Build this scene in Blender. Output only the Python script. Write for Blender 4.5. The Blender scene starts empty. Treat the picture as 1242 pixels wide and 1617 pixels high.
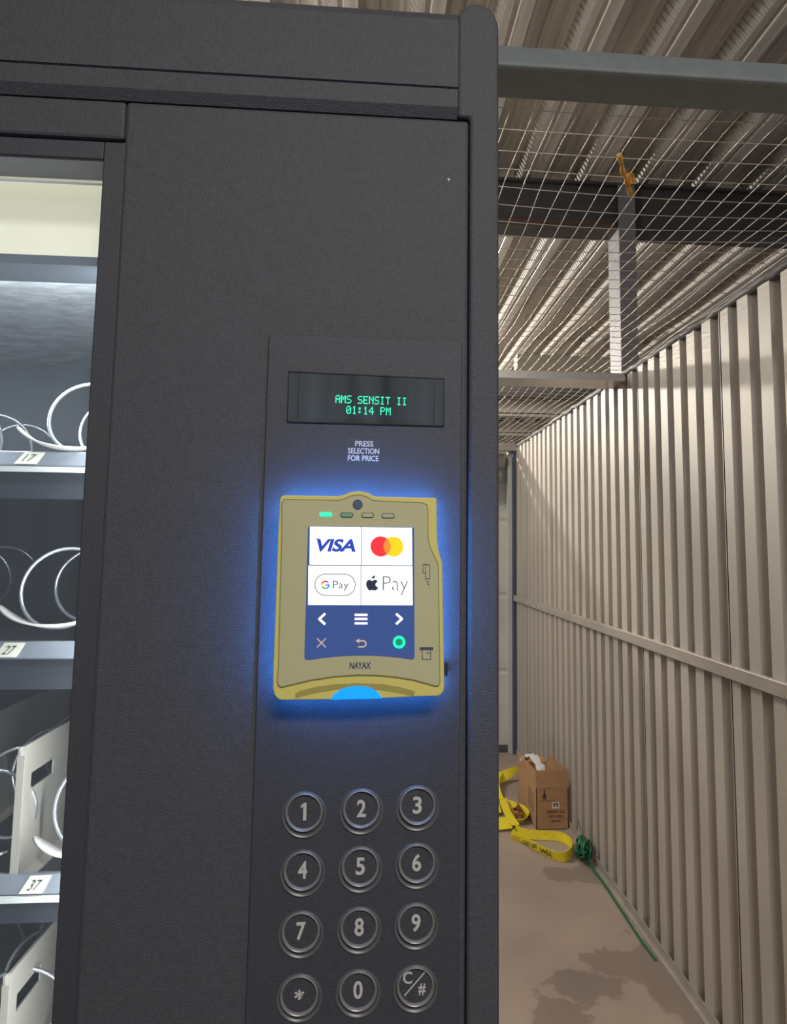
import bpy, bmesh, math, random
from mathutils import Vector, Matrix
random.seed(7)
S = bpy.context.scene
COL = S.collection
# ------------------------------------------------------------------ camera
FP, YAW, PIT, ROL, CX, CY, W, H = 1192.6687, .0832, .1106, .0095, 680.9022, 733.1055, 1242, 1617
cd = bpy.data.cameras.new('camera'); cam = bpy.data.objects.new('camera', cd); COL.objects.link(cam); S.camera = cam
cd.sensor_fit = 'VERTICAL'; cd.sensor_height = 24; cd.lens = 24*FP/H
cd.shift_x = (W/2-CX)/H; cd.shift_y = (CY-H/2)/H; cd.clip_start = .02
f = Vector((math.sin(YAW)*math.cos(PIT), math.cos(YAW)*math.cos(PIT), math.sin(PIT)))
r = Vector((math.cos(YAW), -math.sin(YAW), 0)); u = r.cross(f)
r2 = math.cos(ROL)*r+math.sin(ROL)*u; u2 = -math.sin(ROL)*r+math.cos(ROL)*u
cam.matrix_world = Matrix(((r2.x, u2.x, -f.x, 0), (r2.y, u2.y, -f.y, 0), (r2.z, u2.z, -f.z, 1.47), (0, 0, 0, 1)))
# ------------------------------------------------------------------ light
S.view_settings.view_transform = 'Standard'; S.view_settings.look = 'None'
S.view_settings.exposure = 0.0; S.view_settings.gamma = 1.0
wd = bpy.data.worlds.new('world'); S.world = wd; wd.use_nodes = True
wd.node_tree.nodes['Background'].inputs[0].default_value = (.80, .84, .95, 1)
wd.node_tree.nodes['Background'].inputs[1].default_value = .20
def area(name, loc, target, sx, sy, power, color, spread=180):
    l = bpy.data.lights.new(name, 'AREA'); l.spread = math.radians(spread); l.shape = 'RECTANGLE'; l.size = sx; l.size_y = sy
    l.energy = power; l.color = color
    o = bpy.data.objects.new(name, l); COL.objects.link(o); o.location = loc
    o.rotation_euler = (Vector(target)-Vector(loc)).to_track_quat('-Z', 'Y').to_euler()
    return o
def point(name, loc, rad, power, color):
    l = bpy.data.lights.new(name, 'POINT'); l.shadow_soft_size = rad; l.energy = power; l.color = color
    o = bpy.data.objects.new(name, l); COL.objects.link(o); o.location = loc
    return o
point('far_aisle_lamp', (-.55, 6.85, 2.93), .05, 400, (1, .93, .83))
area('unseen_side_light', (-1.25, 4.0, 2.90), (1.1, 4.0, .35), .1, 3.0, 125, (1, .95, .88))  # unseen side light, stretched long to blur the header's shadow on the wall
point('overhead_lamp', (-.6, 1.6, 2.98), .07, 24, (1, .95, .90))
area('front_aisle_lamp', (.5, -1.9, 3.0), (.3, .6, 1.2), 1.2, .3, 13, (1, .94, .90), 80)

# ------------------------------------------------------------------ materials
def mat(name, col, rough=.5, metal=0, emit=None, es=0, spec=.5, noise=0, nscale=20, bump=0, bscale=200, stretch=(1, 1, 1)):
    m = bpy.data.materials.new(name); m.use_nodes = True; nt = m.node_tree; N = nt.nodes; L = nt.links
    b = N['Principled BSDF']
    b.inputs['Base Color'].default_value = (*col, 1); b.inputs['Roughness'].default_value = rough
    b.inputs['Metallic'].default_value = metal; b.inputs['Specular IOR Level'].default_value = spec
    if emit:
        b.inputs['Emission Color'].default_value = (*emit, 1); b.inputs['Emission Strength'].default_value = es
    tc = N.new('ShaderNodeTexCoord'); mp = N.new('ShaderNodeMapping'); mp.inputs['Scale'].default_value = stretch
    L.new(tc.outputs['Object'], mp.inputs['Vector'])
    if noise:
        n = N.new('ShaderNodeTexNoise'); n.inputs['Scale'].default_value = nscale; n.inputs['Detail'].default_value = 6
        L.new(mp.outputs[0], n.inputs['Vector'])
        mr = N.new('ShaderNodeMapRange'); mr.inputs[1].default_value = .3; mr.inputs[2].default_value = .7
        mr.inputs[3].default_value = 1-noise; mr.inputs[4].default_value = 1+noise
        L.new(n.outputs['Fac'], mr.inputs[0])
        mx = N.new('ShaderNodeVectorMath'); mx.operation = 'SCALE'; mx.inputs[0].default_value = col
        L.new(mr.outputs[0], mx.inputs['Scale']); L.new(mx.outputs[0], b.inputs['Base Color'])
    if bump:
        n = N.new('ShaderNodeTexNoise'); n.inputs['Scale'].default_value = bscale; n.inputs['Detail'].default_value = 3
        L.new(mp.outputs[0], n.inputs['Vector'])
        bp = N.new('ShaderNodeBump'); bp.inputs['Strength'].default_value = bump; bp.inputs['Distance'].default_value = .001
        L.new(n.outputs['Fac'], bp.inputs['Height']); L.new(bp.outputs[0], b.inputs['Normal'])
    return m
M = {}
M['black'] = mat('black_powder_coat', (.052, .054, .062), .62, bump=.55, bscale=900, noise=.12, nscale=300)
M['black_panel'] = mat('black_textured_panel', (.040, .042, .052), .55, bump=.4, bscale=1200, noise=.1, nscale=400)
M['black_gloss'] = mat('black_gloss_plastic', (.012, .012, .014), .25)
M['dark_inner'] = mat('dark_liner', (.055, .065, .075), .5, noise=.25, nscale=9, stretch=(3, 1, .4))
M['liner_top'] = mat('speckled_liner', (.78, .79, .78), .7, noise=.25, nscale=60, stretch=(.6, 1, 1), bump=.6, bscale=150)
M['tray'] = mat('dark_tray_metal', (.05, .055, .065), .4, .4, noise=.15)
M['rail'] = mat('price_rail', (.30, .32, .35), .3, .3)
M['cream'] = mat('cream_painted_metal', (.42, .38, .31), .5, noise=.06)
M['white_edge'] = mat('white_plastic_strip', (.78, .78, .72), .4)
M['tag'] = mat('paper_price_tag', (.85, .80, .62), .7)
M['coil'] = mat('zinc_coil_wire', (.72, .73, .74), .22, .75)
M['spade'] = mat('clear_grey_plastic', (.48, .45, .40), .35)
M['ink'] = mat('black_ink', (.03, .03, .035), .7)
M['diffuser'] = mat('cream_light_diffuser', (.8, .76, .62), .5, emit=(1, .88, .62), es=.62)
M['yellow'] = mat('yellow_olive_plastic', (.62, .55, .15), .42, bump=.2, bscale=1500)
M['yellow_face'] = mat('olive_textured_plastic', (.45, .44, .25), .5, bump=.25, bscale=1500)
M['screen_glass'] = mat('navy_screen_glass', (.018, .03, .07), .12, emit=(.045, .09, .30), es=.75)
M['screen_white'] = mat('lit_white_screen', (.1, .1, .1), .3, emit=(.93, .98, 1.0), es=1.35)
def em(n, c, s=1): return mat(n, (c[0]*.2, c[1]*.2, c[2]*.2), .5, emit=c, es=s)
M['s_blue'] = em('screen_royal_blue', (.01, .05, .42)); M['s_red'] = em('screen_red', (.86, .02, .03))
M['s_yellow'] = em('screen_yellow', (1, .62, .0)); M['s_orange'] = em('screen_orange', (.95, .25, .02))
M['s_grey'] = em('screen_grey', (.10, .11, .12)); M['s_dark'] = em('screen_dark_navy', (.012, .016, .04))
M['s_gr'] = em('screen_green', (.03, .45, .12)); M['s_gb'] = em('screen_sky_blue', (.05, .25, .85))
M['s_line'] = em('screen_line', (.12, .14, .16))
M['icon'] = em('lit_white_icon', (1, .86, .82), 1.6); M['icon_dim'] = em('dim_beige_icon', (.55, .42, .30), 1)
M['green_led'] = em('green_led', (.02, .85, .38), 1.5); M['green_dim'] = em('dim_green_led', (.10, .26, .13), .8)
M['green_dark'] = em('dark_green_lens', (.0, .25, .12), 1)
M['blue_led'] = em('blue_led', (.0, .30, 1), 1.2); M['halo'] = em('added_blue_glow', (.05, .27, 1), 60)
M['vfd'] = em('green_display_dots', (.02, .95, .50), 1.3)
M['disp'] = mat('smoked_display_lens', (.055, .065, .068), .10, noise=.5, nscale=14, stretch=(3, 1, .15))
M['navy_print'] = mat('navy_print', (.05, .06, .14), .6)
M['white_print'] = mat('white_print', (.62, .62, .62), .5)
M['key_print'] = mat('key_legend_print', (.46, .45, .43), .6)
M['kc'] = mat('key_collar_black', (.11, .11, .11), .38, .2)
M['key_ring'] = mat('key_bezel_gloss', (.22, .215, .21), .32, .2)
M['galv'] = mat('galvanised_wall_sheet', (.46, .42, .372), .5, .15, noise=.06, nscale=3, stretch=(1, 1, .3))
M['galv_trim'] = mat('galvanised_trim', (.44, .40, .36), .4, .35, noise=.1, nscale=8)
M['deck'] = mat('galvanised_deck', (.60, .56, .50), .45, .15, noise=.22, nscale=5, stretch=(6, .25, 1))
M['beam_grey'] = mat('grey_primer_steel', (.25, .285, .285), .55, noise=.08, nscale=30)
M['beam_dark'] = mat('dark_primer_steel', (.085, .075, .072), .6, noise=.25, nscale=6, stretch=(.5, 1, 2))
M['wire'] = mat('galvanised_wire', (.60, .56, .50), .35, .6)
M['far_white'] = mat('white_painted_door', (.55, .55, .52), .5, noise=.05, nscale=6)
M['navy_trim'] = mat('dark_blue_trim', (.06, .075, .12), .5)
M['card'] = mat('cardboard', (.46, .27, .14), .85, noise=.1, nscale=25, stretch=(1, 1, 5))
M['card_in'] = mat('cardboard_inside_shade', (.17, .09, .055), .9)
M['card_print'] = mat('cardboard_print', (.10, .05, .035), .9)
M['paper'] = mat('white_paper', (.75, .72, .70), .8)
M['strap'] = mat('yellow_webbing', (.80, .66, .02), .6, noise=.1, nscale=90, bump=.4, bscale=300)
M['brass'] = mat('zinc_yellow_buckle', (.55, .30, .12), .25, .9)
M['grn'] = mat('green_plastic_band', (.012, .13, .055), .22)
M['orange'] = mat('orange_cloth', (.72, .36, .06), .8, bump=.5, bscale=200)
M['rust'] = mat('rust_streak_steel', (.17, .085, .05), .7)
M['brown_plug'] = mat('interior_beige', (.42, .38, .30), .6)

# floor: concrete with damp stains
def floor_mat():
    m = mat('concrete_floor', (.36, .285, .235), .65, bump=.5, bscale=60); nt = m.node_tree; N = nt.nodes; L = nt.links
    b = N['Principled BSDF']; tc = N.new('ShaderNodeTexCoord')
    n1 = N.new('ShaderNodeTexNoise'); n1.inputs['Scale'].default_value = 2.2; n1.inputs['Detail'].default_value = 8
    L.new(tc.outputs['Object'], n1.inputs['Vector'])
    r1 = N.new('ShaderNodeValToRGB'); r1.color_ramp.elements[0].position = .3; r1.color_ramp.elements[1].position = .7
    r1.color_ramp.elements[0].color = (.30, .235, .20, 1); r1.color_ramp.elements[1].color = (.40, .315, .255, 1)
    L.new(n1.outputs['Fac'], r1.inputs[0])
    n2 = N.new('ShaderNodeTexNoise'); n2.inputs['Scale'].default_value = 9; n2.inputs['Detail'].default_value = 5
    L.new(tc.outputs['Object'], n2.inputs['Vector'])
    prev = None
    for (x, y, rx, ry) in ((.95, 3.56, .15, .10), (.93, 2.80, .13, .12), (.76, 2.68, .12, .10), (.64, 2.50, .10, .16), (1.05, 2.72, .09, .30), (1.12, 3.3, .05, .8)):
        mp = N.new('ShaderNodeMapping'); mp.vector_type = 'POINT'
        mp.inputs['Scale'].default_value = (1/rx, 1/ry, 0); mp.inputs['Location'].default_value = (-x/rx, -y/ry, 0)
        L.new(tc.outputs['Object'], mp.inputs['Vector'])
        ln = N.new('ShaderNodeVectorMath'); ln.operation = 'LENGTH'; L.new(mp.outputs[0], ln.inputs[0])
        if prev is None: prev = ln.outputs['Value']
        else:
            mn = N.new('ShaderNodeMath'); mn.operation = 'MINIMUM'; L.new(prev, mn.inputs[0]); L.new(ln.outputs['Value'], mn.inputs[1]); prev = mn.outputs[0]
    ad = N.new('ShaderNodeMath'); ad.operation = 'MULTIPLY_ADD'; ad.inputs[1].default_value = 2.6; L.new(n2.outputs['Fac'], ad.inputs[0]); L.new(prev, ad.inputs[2])
    mr = N.new('ShaderNodeMapRange'); mr.inputs[1].default_value = 2.15; mr.inputs[2].default_value = 2.32; mr.inputs[3].default_value = .68; mr.inputs[4].default_value = 1
    L.new(ad.outputs[0], mr.inputs[0])
    sc = N.new('ShaderNodeVectorMath'); sc.operation = 'SCALE'; L.new(r1.outputs[0], sc.inputs[0]); L.new(mr.outputs[0], sc.inputs['Scale'])
    L.new(sc.outputs[0], b.inputs['Base Color'])
    return m
M['floor'] = floor_mat()
def web_mat():
    m = mat('embossed_deck_web', (.48, .44, .39), .45, .15); nt = m.node_tree; N = nt.nodes; L = nt.links
    b = N['Principled BSDF']; tc = N.new('ShaderNodeTexCoord'); w = N.new('ShaderNodeTexWave'); w.bands_direction = 'Y'
    mp = N.new('ShaderNodeMapping'); mp.inputs['Scale'].default_value = (1, 1, 1); mp.inputs['Rotation'].default_value = (.35, 0, .35)
    L.new(tc.outputs['Object'], mp.inputs['Vector']); L.new(mp.outputs[0], w.inputs['Vector']); w.inputs['Scale'].default_value = 11
    bp = N.new('ShaderNodeBump'); bp.inputs['Strength'].default_value = 1; bp.inputs['Distance'].default_value = .008
    L.new(w.outputs['Fac'], bp.inputs['Height']); L.new(bp.outputs[0], b.inputs['Normal'])
    return m
M['web'] = web_mat()
def glass_mat():
    m = bpy.data.materials.new('window_glass'); m.use_nodes = True; nt = m.node_tree; N = nt.nodes; L = nt.links
    N.clear(); o = N.new('ShaderNodeOutputMaterial'); mx = N.new('ShaderNodeMixShader'); t = N.new('ShaderNodeBsdfTransparent')
    g = N.new('ShaderNodeBsdfGlossy'); g.inputs['Roughness'].default_value = .03; fr = N.new('ShaderNodeFresnel'); fr.inputs[0].default_value = 1.45
    d = N.new('ShaderNodeBsdfDiffuse'); d.inputs[0].default_value = (.6, .7, .8, 1); m2 = N.new('ShaderNodeMixShader'); m2.inputs[0].default_value = .05
    t.inputs[0].default_value = (.93, .97, 1, 1)
    L.new(fr.outputs[0], mx.inputs[0]); L.new(t.outputs[0], m2.inputs[1]); L.new(d.outputs[0], m2.inputs[2])
    L.new(m2.outputs[0], mx.inputs[1]); L.new(g.outputs[0], mx.inputs[2]); L.new(mx.outputs[0], o.inputs[0])
    return m
M['glass'] = glass_mat()

# ------------------------------------------------------------------ mesh helpers
class MB:
    def __init__(s): s.v = []; s.f = []; s.mi = []
    def add(s, vs, fs, mi=0):
        o = len(s.v); s.v += [tuple(v) for v in vs]
        for q in fs: s.f.append([i+o for i in q]); s.mi.append(mi)
        return s
    def box(s, x0, x1, y0, y1, z0, z1, mi=0):
        vs = [(x, y, z) for x in (x0, x1) for y in (y0, y1) for z in (z0, z1)]
        return s.add(vs, [(0, 1, 3, 2), (4, 6, 7, 5), (0, 4, 5, 1), (2, 3, 7, 6), (0, 2, 6, 4), (1, 5, 7, 3)], mi)
    def prism(s, pts, y0, y1, mi=0):        # polygon in XZ, from front y0 to back y1
        n = len(pts)
        ar = sum(pts[i][0]*pts[(i+1) % n][1]-pts[(i+1) % n][0]*pts[i][1] for i in range(n))
        if ar < 0: pts = pts[::-1]
        vs = [(x, y0, z) for x, z in pts]+[(x, y1, z) for x, z in pts]
        fs = [list(range(n)), list(range(2*n-1, n-1, -1))]
        for i in range(n):
            j = (i+1) % n; fs.append((j, i, i+n, j+n))
        return s.add(vs, fs, mi)
    def extx(s, prof, x0, x1, mi=0):        # polygon in YZ swept along X
        n = len(prof)
        vs = [(x0, y, z) for y, z in prof]+[(x1, y, z) for y, z in prof]
        fs = [list(range(n-1, -1, -1)), list(range(n, 2*n))]
        for i in range(n):
            j = (i+1) % n; fs.append((i, j, j+n, i+n))
        return s.add(vs, fs, mi)
    def tube(s, pts, rad, seg=8, closed=False, mi=0):
        P = [Vector(p) for p in pts]; n = len(P); rings = []
        R = rad if isinstance(rad, (list, tuple)) else [rad]*n
        nrm = None
        for i in range(n):
            if closed: t = P[(i+1) % n]-P[i-1]
            else: t = P[min(i+1, n-1)]-P[max(i-1, 0)]
            t.normalize()
            if nrm is None: nrm = t.orthogonal().normalized()
            nrm = (nrm-t*nrm.dot(t))
            if nrm.length < 1e-6: nrm = t.orthogonal()
            nrm.normalize(); b = t.cross(nrm)
            rings.append([P[i]+R[i]*(math.cos(2*math.pi*k/seg)*nrm+math.sin(2*math.pi*k/seg)*b) for k in range(seg)])
        vs = [v for rg in rings for v in rg]; fs = []
        for i in range(n if closed else n-1):
            a = i*seg; b = ((i+1) % n)*seg
            for k in range(seg):
                k2 = (k+1) % seg; fs.append((a+k, a+k2, b+k2, b+k))
        if not closed: fs += [list(range(seg-1, -1, -1)), list(range((n-1)*seg, n*seg))]
        return s.add(vs, fs, mi)
    def ribbon(s, pts, widths, th=.003, mi=0):   # pts centre line, widths full width vectors
        P = [Vector(p) for p in pts]; Wv = [Vector(w) for w in widths]; n = len(P); vs = []
        for i in range(n):
            t = (P[min(i+1, n-1)]-P[max(i-1, 0)]).normalized(); nn = t.cross(Wv[i].normalized()).normalized()*th/2
            vs += [P[i]-Wv[i]/2-nn, P[i]+Wv[i]/2-nn, P[i]+Wv[i]/2+nn, P[i]-Wv[i]/2+nn]
        fs = [(0, 3, 2, 1), tuple(4*(n-1)+k for k in range(4))]
        for i in range(n-1):
            a = 4*i; b = a+4
            for k in range(4): k2 = (k+1) % 4; fs.append((a+k, a+k2, b+k2, b+k))
        return s.add(vs, fs, mi)
    def lathe(s, prof, cx, cz, seg=40, mi=0):    # profile (radius, y), axis along Y
        vs = []; fs = []; n = len(prof)
        for k in range(seg):
            a = 2*math.pi*k/seg
            vs += [(cx+rr*math.cos(a), y, cz+rr*math.sin(a)) for rr, y in prof]
        for k in range(seg):
            a = k*n; b = ((k+1) % seg)*n
            for i in range(n-1): fs.append((a+i, b+i, b+i+1, a+i+1))
        return s.add(vs, fs, mi)
    def build(s, name, m, parent=None, smooth=False, bevel=0, bseg=2, solid=0):
        me = bpy.data.meshes.new(name); me.from_pydata(s.v, [], s.f)
        bm = bmesh.new(); bm.from_mesh(me); bmesh.ops.recalc_face_normals(bm, faces=bm.faces); bm.to_mesh(me); bm.free()
        for mm in (m if isinstance(m, list) else [m]): me.materials.append(mm)
        for p, i in zip(me.polygons, s.mi): p.material_index = i; p.use_smooth = smooth
        o = bpy.data.objects.new(name, me); COL.objects.link(o)
        if parent: o.parent = parent
        if bevel:
            b = o.modifiers.new('b', 'BEVEL'); b.width = bevel; b.segments = bseg; b.limit_method = 'ANGLE'; b.angle_limit = math.radians(40)
        return o
def tag(o, label=None, cat=None, group=None, kind=None):
    for k, v in (('label', label), ('category', cat), ('group', group), ('kind', kind)):
        if v: o[k] = v
    return o
def empty(name, label, cat, loc=(0, 0, 0)):
    o = bpy.data.objects.new(name, None); COL.objects.link(o); o.location = loc; o.empty_display_size = .05
    tag(o, label, cat); return o
def put(o, root):          # parent while geometry is in world coordinates
    o.parent = root; o.matrix_parent_inverse = Matrix.Translation(-root.location); return o
def text_mesh(txt, x0, x1, z0, z1, y, bold=0, shear=0, depth=.0004, flip=False, spacing=1, line=1):
    c = bpy.data.curves.new('t', 'FONT'); c.body = txt; c.align_x = 'CENTER'; c.offset = bold; c.resolution_u = 4
    c.space_character = spacing; c.space_line = line
    o = bpy.data.objects.new('t', c); COL.objects.link(o); dg = bpy.context.evaluated_depsgraph_get()
    me = bpy.data.meshes.new_from_object(o.evaluated_get(dg)); bpy.data.objects.remove(o); bpy.data.curves.remove(c)
    P = [(v.co.x+shear*v.co.y, v.co.y) for v in me.vertices]
    a0 = min(p[0] for p in P); a1 = max(p[0] for p in P); b0 = min(p[1] for p in P); b1 = max(p[1] for p in P)
    mb = MB(); vs = []
    for a, b in P:
        p = (a-a0)/(a1-a0); q = (b-b0)/(b1-b0)
        if flip: p, q = 1-p, 1-q
        vs.append((x0+p*(x1-x0), y, z0+q*(z1-z0)))
    fs = [tuple(pp.vertices) for pp in me.polygons]; bpy.data.meshes.remove(me)
    n = len(vs); mb.add(vs, fs)
    return mb
def arc(cx, cz, rx, rz, a0, a1, n=16):
    return [(cx+rx*math.cos(math.radians(a0+(a1-a0)*i/n)), cz+rz*math.sin(math.radians(a0+(a1-a0)*i/n))) for i in range(n+1)]
def stroke(pts, w, y0, y1, closed=False, mb=None):    # polyline in XZ thickened
    mb = mb or MB(); n = len(pts); m = n if closed else n-1
    for i in range(m):
        a = Vector(pts[i]); b = Vector(pts[(i+1) % n]); d = (b-a)
        if d.length < 1e-9: continue
        d.normalize(); p = Vector((-d.y, d.x))*w/2; e = d*w*.25
        q = [a-e+p, a-e-p, b+e-p, b+e+p]
        mb.prism([(v.x, v.y) for v in q], y0, y1)
    return mb
def catmull(P, n=6, closed=False):
    P = [Vector(p) for p in P]; out = []; N_ = len(P)
    rng = range(N_) if closed else range(N_-1)
    for i in rng:
        if closed: a, b, c, d = P[i-1], P[i], P[(i+1) % N_], P[(i+2) % N_]
        else: a, b, c, d = P[max(i-1, 0)], P[i], P[i+1], P[min(i+2, N_-1)]
        for k in range(n):
            t = k/n; out.append(.5*((2*b)+(c-a)*t+(2*a-5*b+4*c-d)*t*t+(3*b-a-3*c+d)*t**3))
    if not closed: out.append(P[-1])
    return out

# ================================================================== STRUCTURE
XW = 1.097          # crest plane of the right wall
# floor
tag(MB().box(-3.5, 4, -3.5, 14, -.12, 0).build('floor', M['floor']), 'bare concrete floor of the storage unit with damp stains', 'floor', kind='structure')
# right wall : ribbed sheets, 6 ribs in each .73 m sheet
def ribbed_wall(name, xw, sgn, y0, n_sheets, z0, z1, label, seams=True):
    mb = MB(); pts = []; P = .73/6; d = .031
    for s_ in range(n_sheets):
        ys = y0+s_*.73; one = []
        for k in range(6):
            a = k*P
            one += [(a+(.002 if k == 0 else 0), 0), (a+.0635, 0), (a+.0765, d), (a+P-.013, d)]
        one[0:1] = [(.0005, 0), (.0045, 0), (.0050, .02), (.0110, .02), (.0115, 0)]
        pts += [(ys+.73-yy_, xx_) for yy_, xx_ in reversed(one)]
    vs = [(xw+sgn*x, y, z) for y, x in pts for z in (z0, z1)]
    vs += [(xw+sgn*(x+.0012), y, z) for y, x in pts for z in (z0, z1)]
    n = len(pts); fs = []
    for i in range(n-1):
        fs.append((2*i, 2*i+1, 2*i+3, 2*i+2)); o_ = 2*n; fs.append((o_+2*i, o_+2*i+2, o_+2*i+3, o_+2*i+1))
        fs.append((2*i+1, o_+2*i+1, o_+2*i+3, 2*i+3))
    mb.add(vs, fs)
    for i in range(n-1):        # open lap joints read as dark gaps
        if pts[i][1] in (.02,) or pts[i+1][1] in (.02,): mb.mi[3*i] = 1
    return tag(mb.build(name, [M['galv'], M['ink']]), label, 'wall', kind='structure')
ribbed_wall('wall_right', XW, 1, -.67, 9, 0, 2.222, 'ribbed galvanised steel partition wall along the right side')
ribbed_wall('wall_left', -1.47, -1, -.67, 9, 0, 2.222, 'ribbed galvanised steel partition wall on the left')
# wall rail, base angle, top cap
tag(MB().box(XW-.022, XW-.001, -.6, 5.57, 1.092, 1.133).build('trim_1', M['galv_trim'], bevel=.003), 'flat steel rail running along the right wall at waist height', 'rail', kind='structure')
a = MB(); a.box(XW-.006, XW-.001, -.6, 5.57, .001, .04); a.box(XW-.020, XW-.006, -.6, 5.57, .001, .005)
tag(a.build('trim_2', M['galv_trim']), 'steel base angle at the foot of the right wall', 'trim', kind='structure')
# rough dark top track on the partition (slightly wavy)
pts = [(XW+.012+random.uniform(-.004, .004), -.6+i*.06, 2.232+random.uniform(-.004, .005)) for i in range(103)]
tag(MB().tube(pts, [.018+random.uniform(-.004, .003) for _ in pts], 8).build('trim_3', M['beam_dark'], smooth=True), 'dark folded edge along the top of the right wall', 'trim', kind='structure')
# back wall : pale door with coil, jamb, dark corner trim
Yb = 5.585
tag(MB().box(-1.47, 1.12, Yb+.10, Yb+.14, 0, 2.22).build('wall_back', M['far_white']), 'pale steel wall closing the far end of the unit', 'wall', kind='structure')
d1 = MB(); 
prof = [(Yb+.05, .01)]
z = .05
pr = []
while z < 1.76:
    pr += [(Yb+.05, z), (Yb+.05, z+.50)]; z += .55
    pr += [(Yb+.058, z-.03), (Yb+.058, z-.02)]
pr = [(y, min(zz, 1.76)) for y, zz in pr]
pr = [(Yb+.05, .03)]+pr+[(Yb+.08, 1.76), (Yb+.08, .03)]
d1.extx(pr, -1.3, 1.045)
door = d1.build('door_1', M['far_white'])
tag(door, 'white roll up door closing the far end of the unit', 'door', kind='structure')
MB().box(-1.3, 1.045, Yb+.03, Yb+.085, .0, .05).build('bottom_bar', M['beam_dark'], door)
dc = MB()
for k, (zz, rr) in enumerate(((2.13, .06), (2.02, .05), (1.93, .035), (1.865, .022))):
    dc.tube([(-1.3, Yb+.04, zz), (1.02-.02*k, Yb+.04, zz)], rr, 14)
dc.build('door_coil', M['far_white'], door, smooth=True)
MB().box(1.045, 1.075, Yb+.01, Yb+.09, 0, 2.2).build('guide_track', M['far_white'], door)
tag(MB().box(1.074, 1.118, Yb-.045, Yb+.10, 0, 2.215).build('trim_4', M['navy_trim']), 'dark blue corner trim at the end of the right wall', 'trim', kind='structure')
tag(MB().box(-1.47, 1.12, Yb-.06, Yb+.02, 2.20, 2.255).build('trim_5', M['galv_trim']), 'pale steel head over the far roll up door', 'trim', kind='structure')
# near header beam across the front of the unit
hb = MB(); hb.extx([(1.098, 2.22), (1.176, 2.22), (1.176, 2.225), (1.186, 2.232), (1.186, 2.262), (1.102, 2.262), (1.092, 2.228), (1.092, 2.2225)], -1.5, 3.2)
tag(hb.build('trim_6', M['beam_grey'], bevel=.002), 'painted grey steel header beam spanning the near end of the mesh', 'beam', kind='structure')
# middle header under mesh
mh = MB(); mh.extx([(3.135, 2.205), (3.29, 2.195), (3.295, 2.20), (3.295, 2.215), (3.13, 2.215)], -1.47, XW)
mh.box(-1.47, XW, 3.118, 3.134, 2.195, 2.228)
tag(mh.build('trim_7', mat('bright_galvanised', (.70, .68, .64), .28, .45)), 'galvanised steel header crossing the unit under the mesh', 'beam', kind='structure')
# dark roof beam and column beyond the wall
rb = MB(); rb.box(-6, 7, 3.39, 3.40, 3.00, 3.215); rb.box(-6, 7, 3.36, 3.50, 2.985, 3.0); rb.box(-6, 7, 3.36, 3.50, 3.205, 3.218)
rb.box(-6, 1.15, 3.376, 3.389, 3.0, 3.022, 1)
tag(rb.build('trim_8', [M['beam_dark'], M['rust']]), 'dark steel roof beam carrying the metal deck', 'beam', kind='structure')
c = MB(); c.box(1.158, 1.166, 3.352, 3.50, 0, 3.0); c.box(1.158, 1.240, 3.344, 3.352, 0, 3.20); c.box(1.158, 1.240, 3.50, 3.508, 0, 3.0); c.box(1.232, 1.240, 3.352, 3.50, 0, 3.0)
tag(c.build('trim_9', mat('steel_column', (.26, .25, .26), .55, noise=.08), bevel=.002), 'square steel column rising behind the right wall to the roof beam', 'column', kind='structure')
# second block behind the middle header
tag(MB().box(1.24, 4.2, 6.2, 6.35, 3.0, 3.12).build('trim_10', M['brown_plug'], bevel=.004), 'short beige duct under the far roof', 'duct', kind='structure')
# far roof beams
for i, (y, zz, dd, hh) in enumerate(((7.5, 3.02, .16, .19), (8.7, 3.06, .30, .15), (10.2, 3.06, .30, .15), (12.0, 3.0, .3, .2))):
    b_ = MB()
    if i: b_.box(-6, 7, y, y+.012, zz-.03, zz+hh)
    b_.box(-6, 7, y, y+dd, zz, zz+.012); b_.box(-6, 7, y+dd/2-.005, y+dd/2+.005, zz+.012, zz+hh); b_.box(-6, 7, y, y+dd, zz+hh, zz+hh+.01)
    tag(b_.build('trim_%d' % (11+i), M['beam_dark'] if i == 0 else M['galv_trim']), ['dark roof beam just past the column', 'first pale roof beam far behind the column', 'second pale roof beam far behind the column', 'last pale roof beam over the far aisle'][i], 'beam', kind='structure')
# roof deck
def deck():
    mb = MB(); P = .2845; zl, zh = 3.22, 3.292
    prof = []       # (x, z, material of the segment that starts here)
    k0 = -22
    for k in range(k0, 24):
        x = .70+k*P       # right edge of a raised flute
        prof += [(x-.168, zh, 0), (x-.125, zh, 0), (x-.118, zh-.007, 0), (x-.108, zh-.007, 0), (x-.101, zh, 0), (x-.058, zh, 0), (x-.051, zh-.007, 0), (x-.044, zh-.007, 0), (x-.038, zh, 0), (x-.022, zh, 1),
                 (x, zl, 0), (x+.024, zl, 0), (x+.030, zl+.009, 0), (x+.040, zl+.009, 0), (x+.046, zl, 0), (x+.0915, zl, 1)]
    n = len(prof)
    y0, y1 = -3.4, 13.9
    vs = [(x, y, z) for x, z, _ in prof for y in (y0, y1)]+[(x, y, z+.0015) for x, z, _ in prof for y in (y0, y1)]
    for i in range(n-1):
        mb.mi += [prof[i][2], 0]
        mb.f += [[2*i, 2*i+2, 2*i+3, 2*i+1], [2*n+2*i, 2*n+2*i+1, 2*n+2*i+3, 2*n+2*i+2]]
    mb.v = vs
    return mb.build('ceiling', [M['deck'], M['web']])
tag(deck(), 'ribbed galvanised metal roof deck', 'ceiling', kind='structure')
# far building ends so that the deck does not end in empty space
tag(MB().box(-6, 7, 13.9, 14, 0, 3.6).build('wall_far', M['galv']), 'pale wall at the far end of the building', 'wall', kind='structure')

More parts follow.
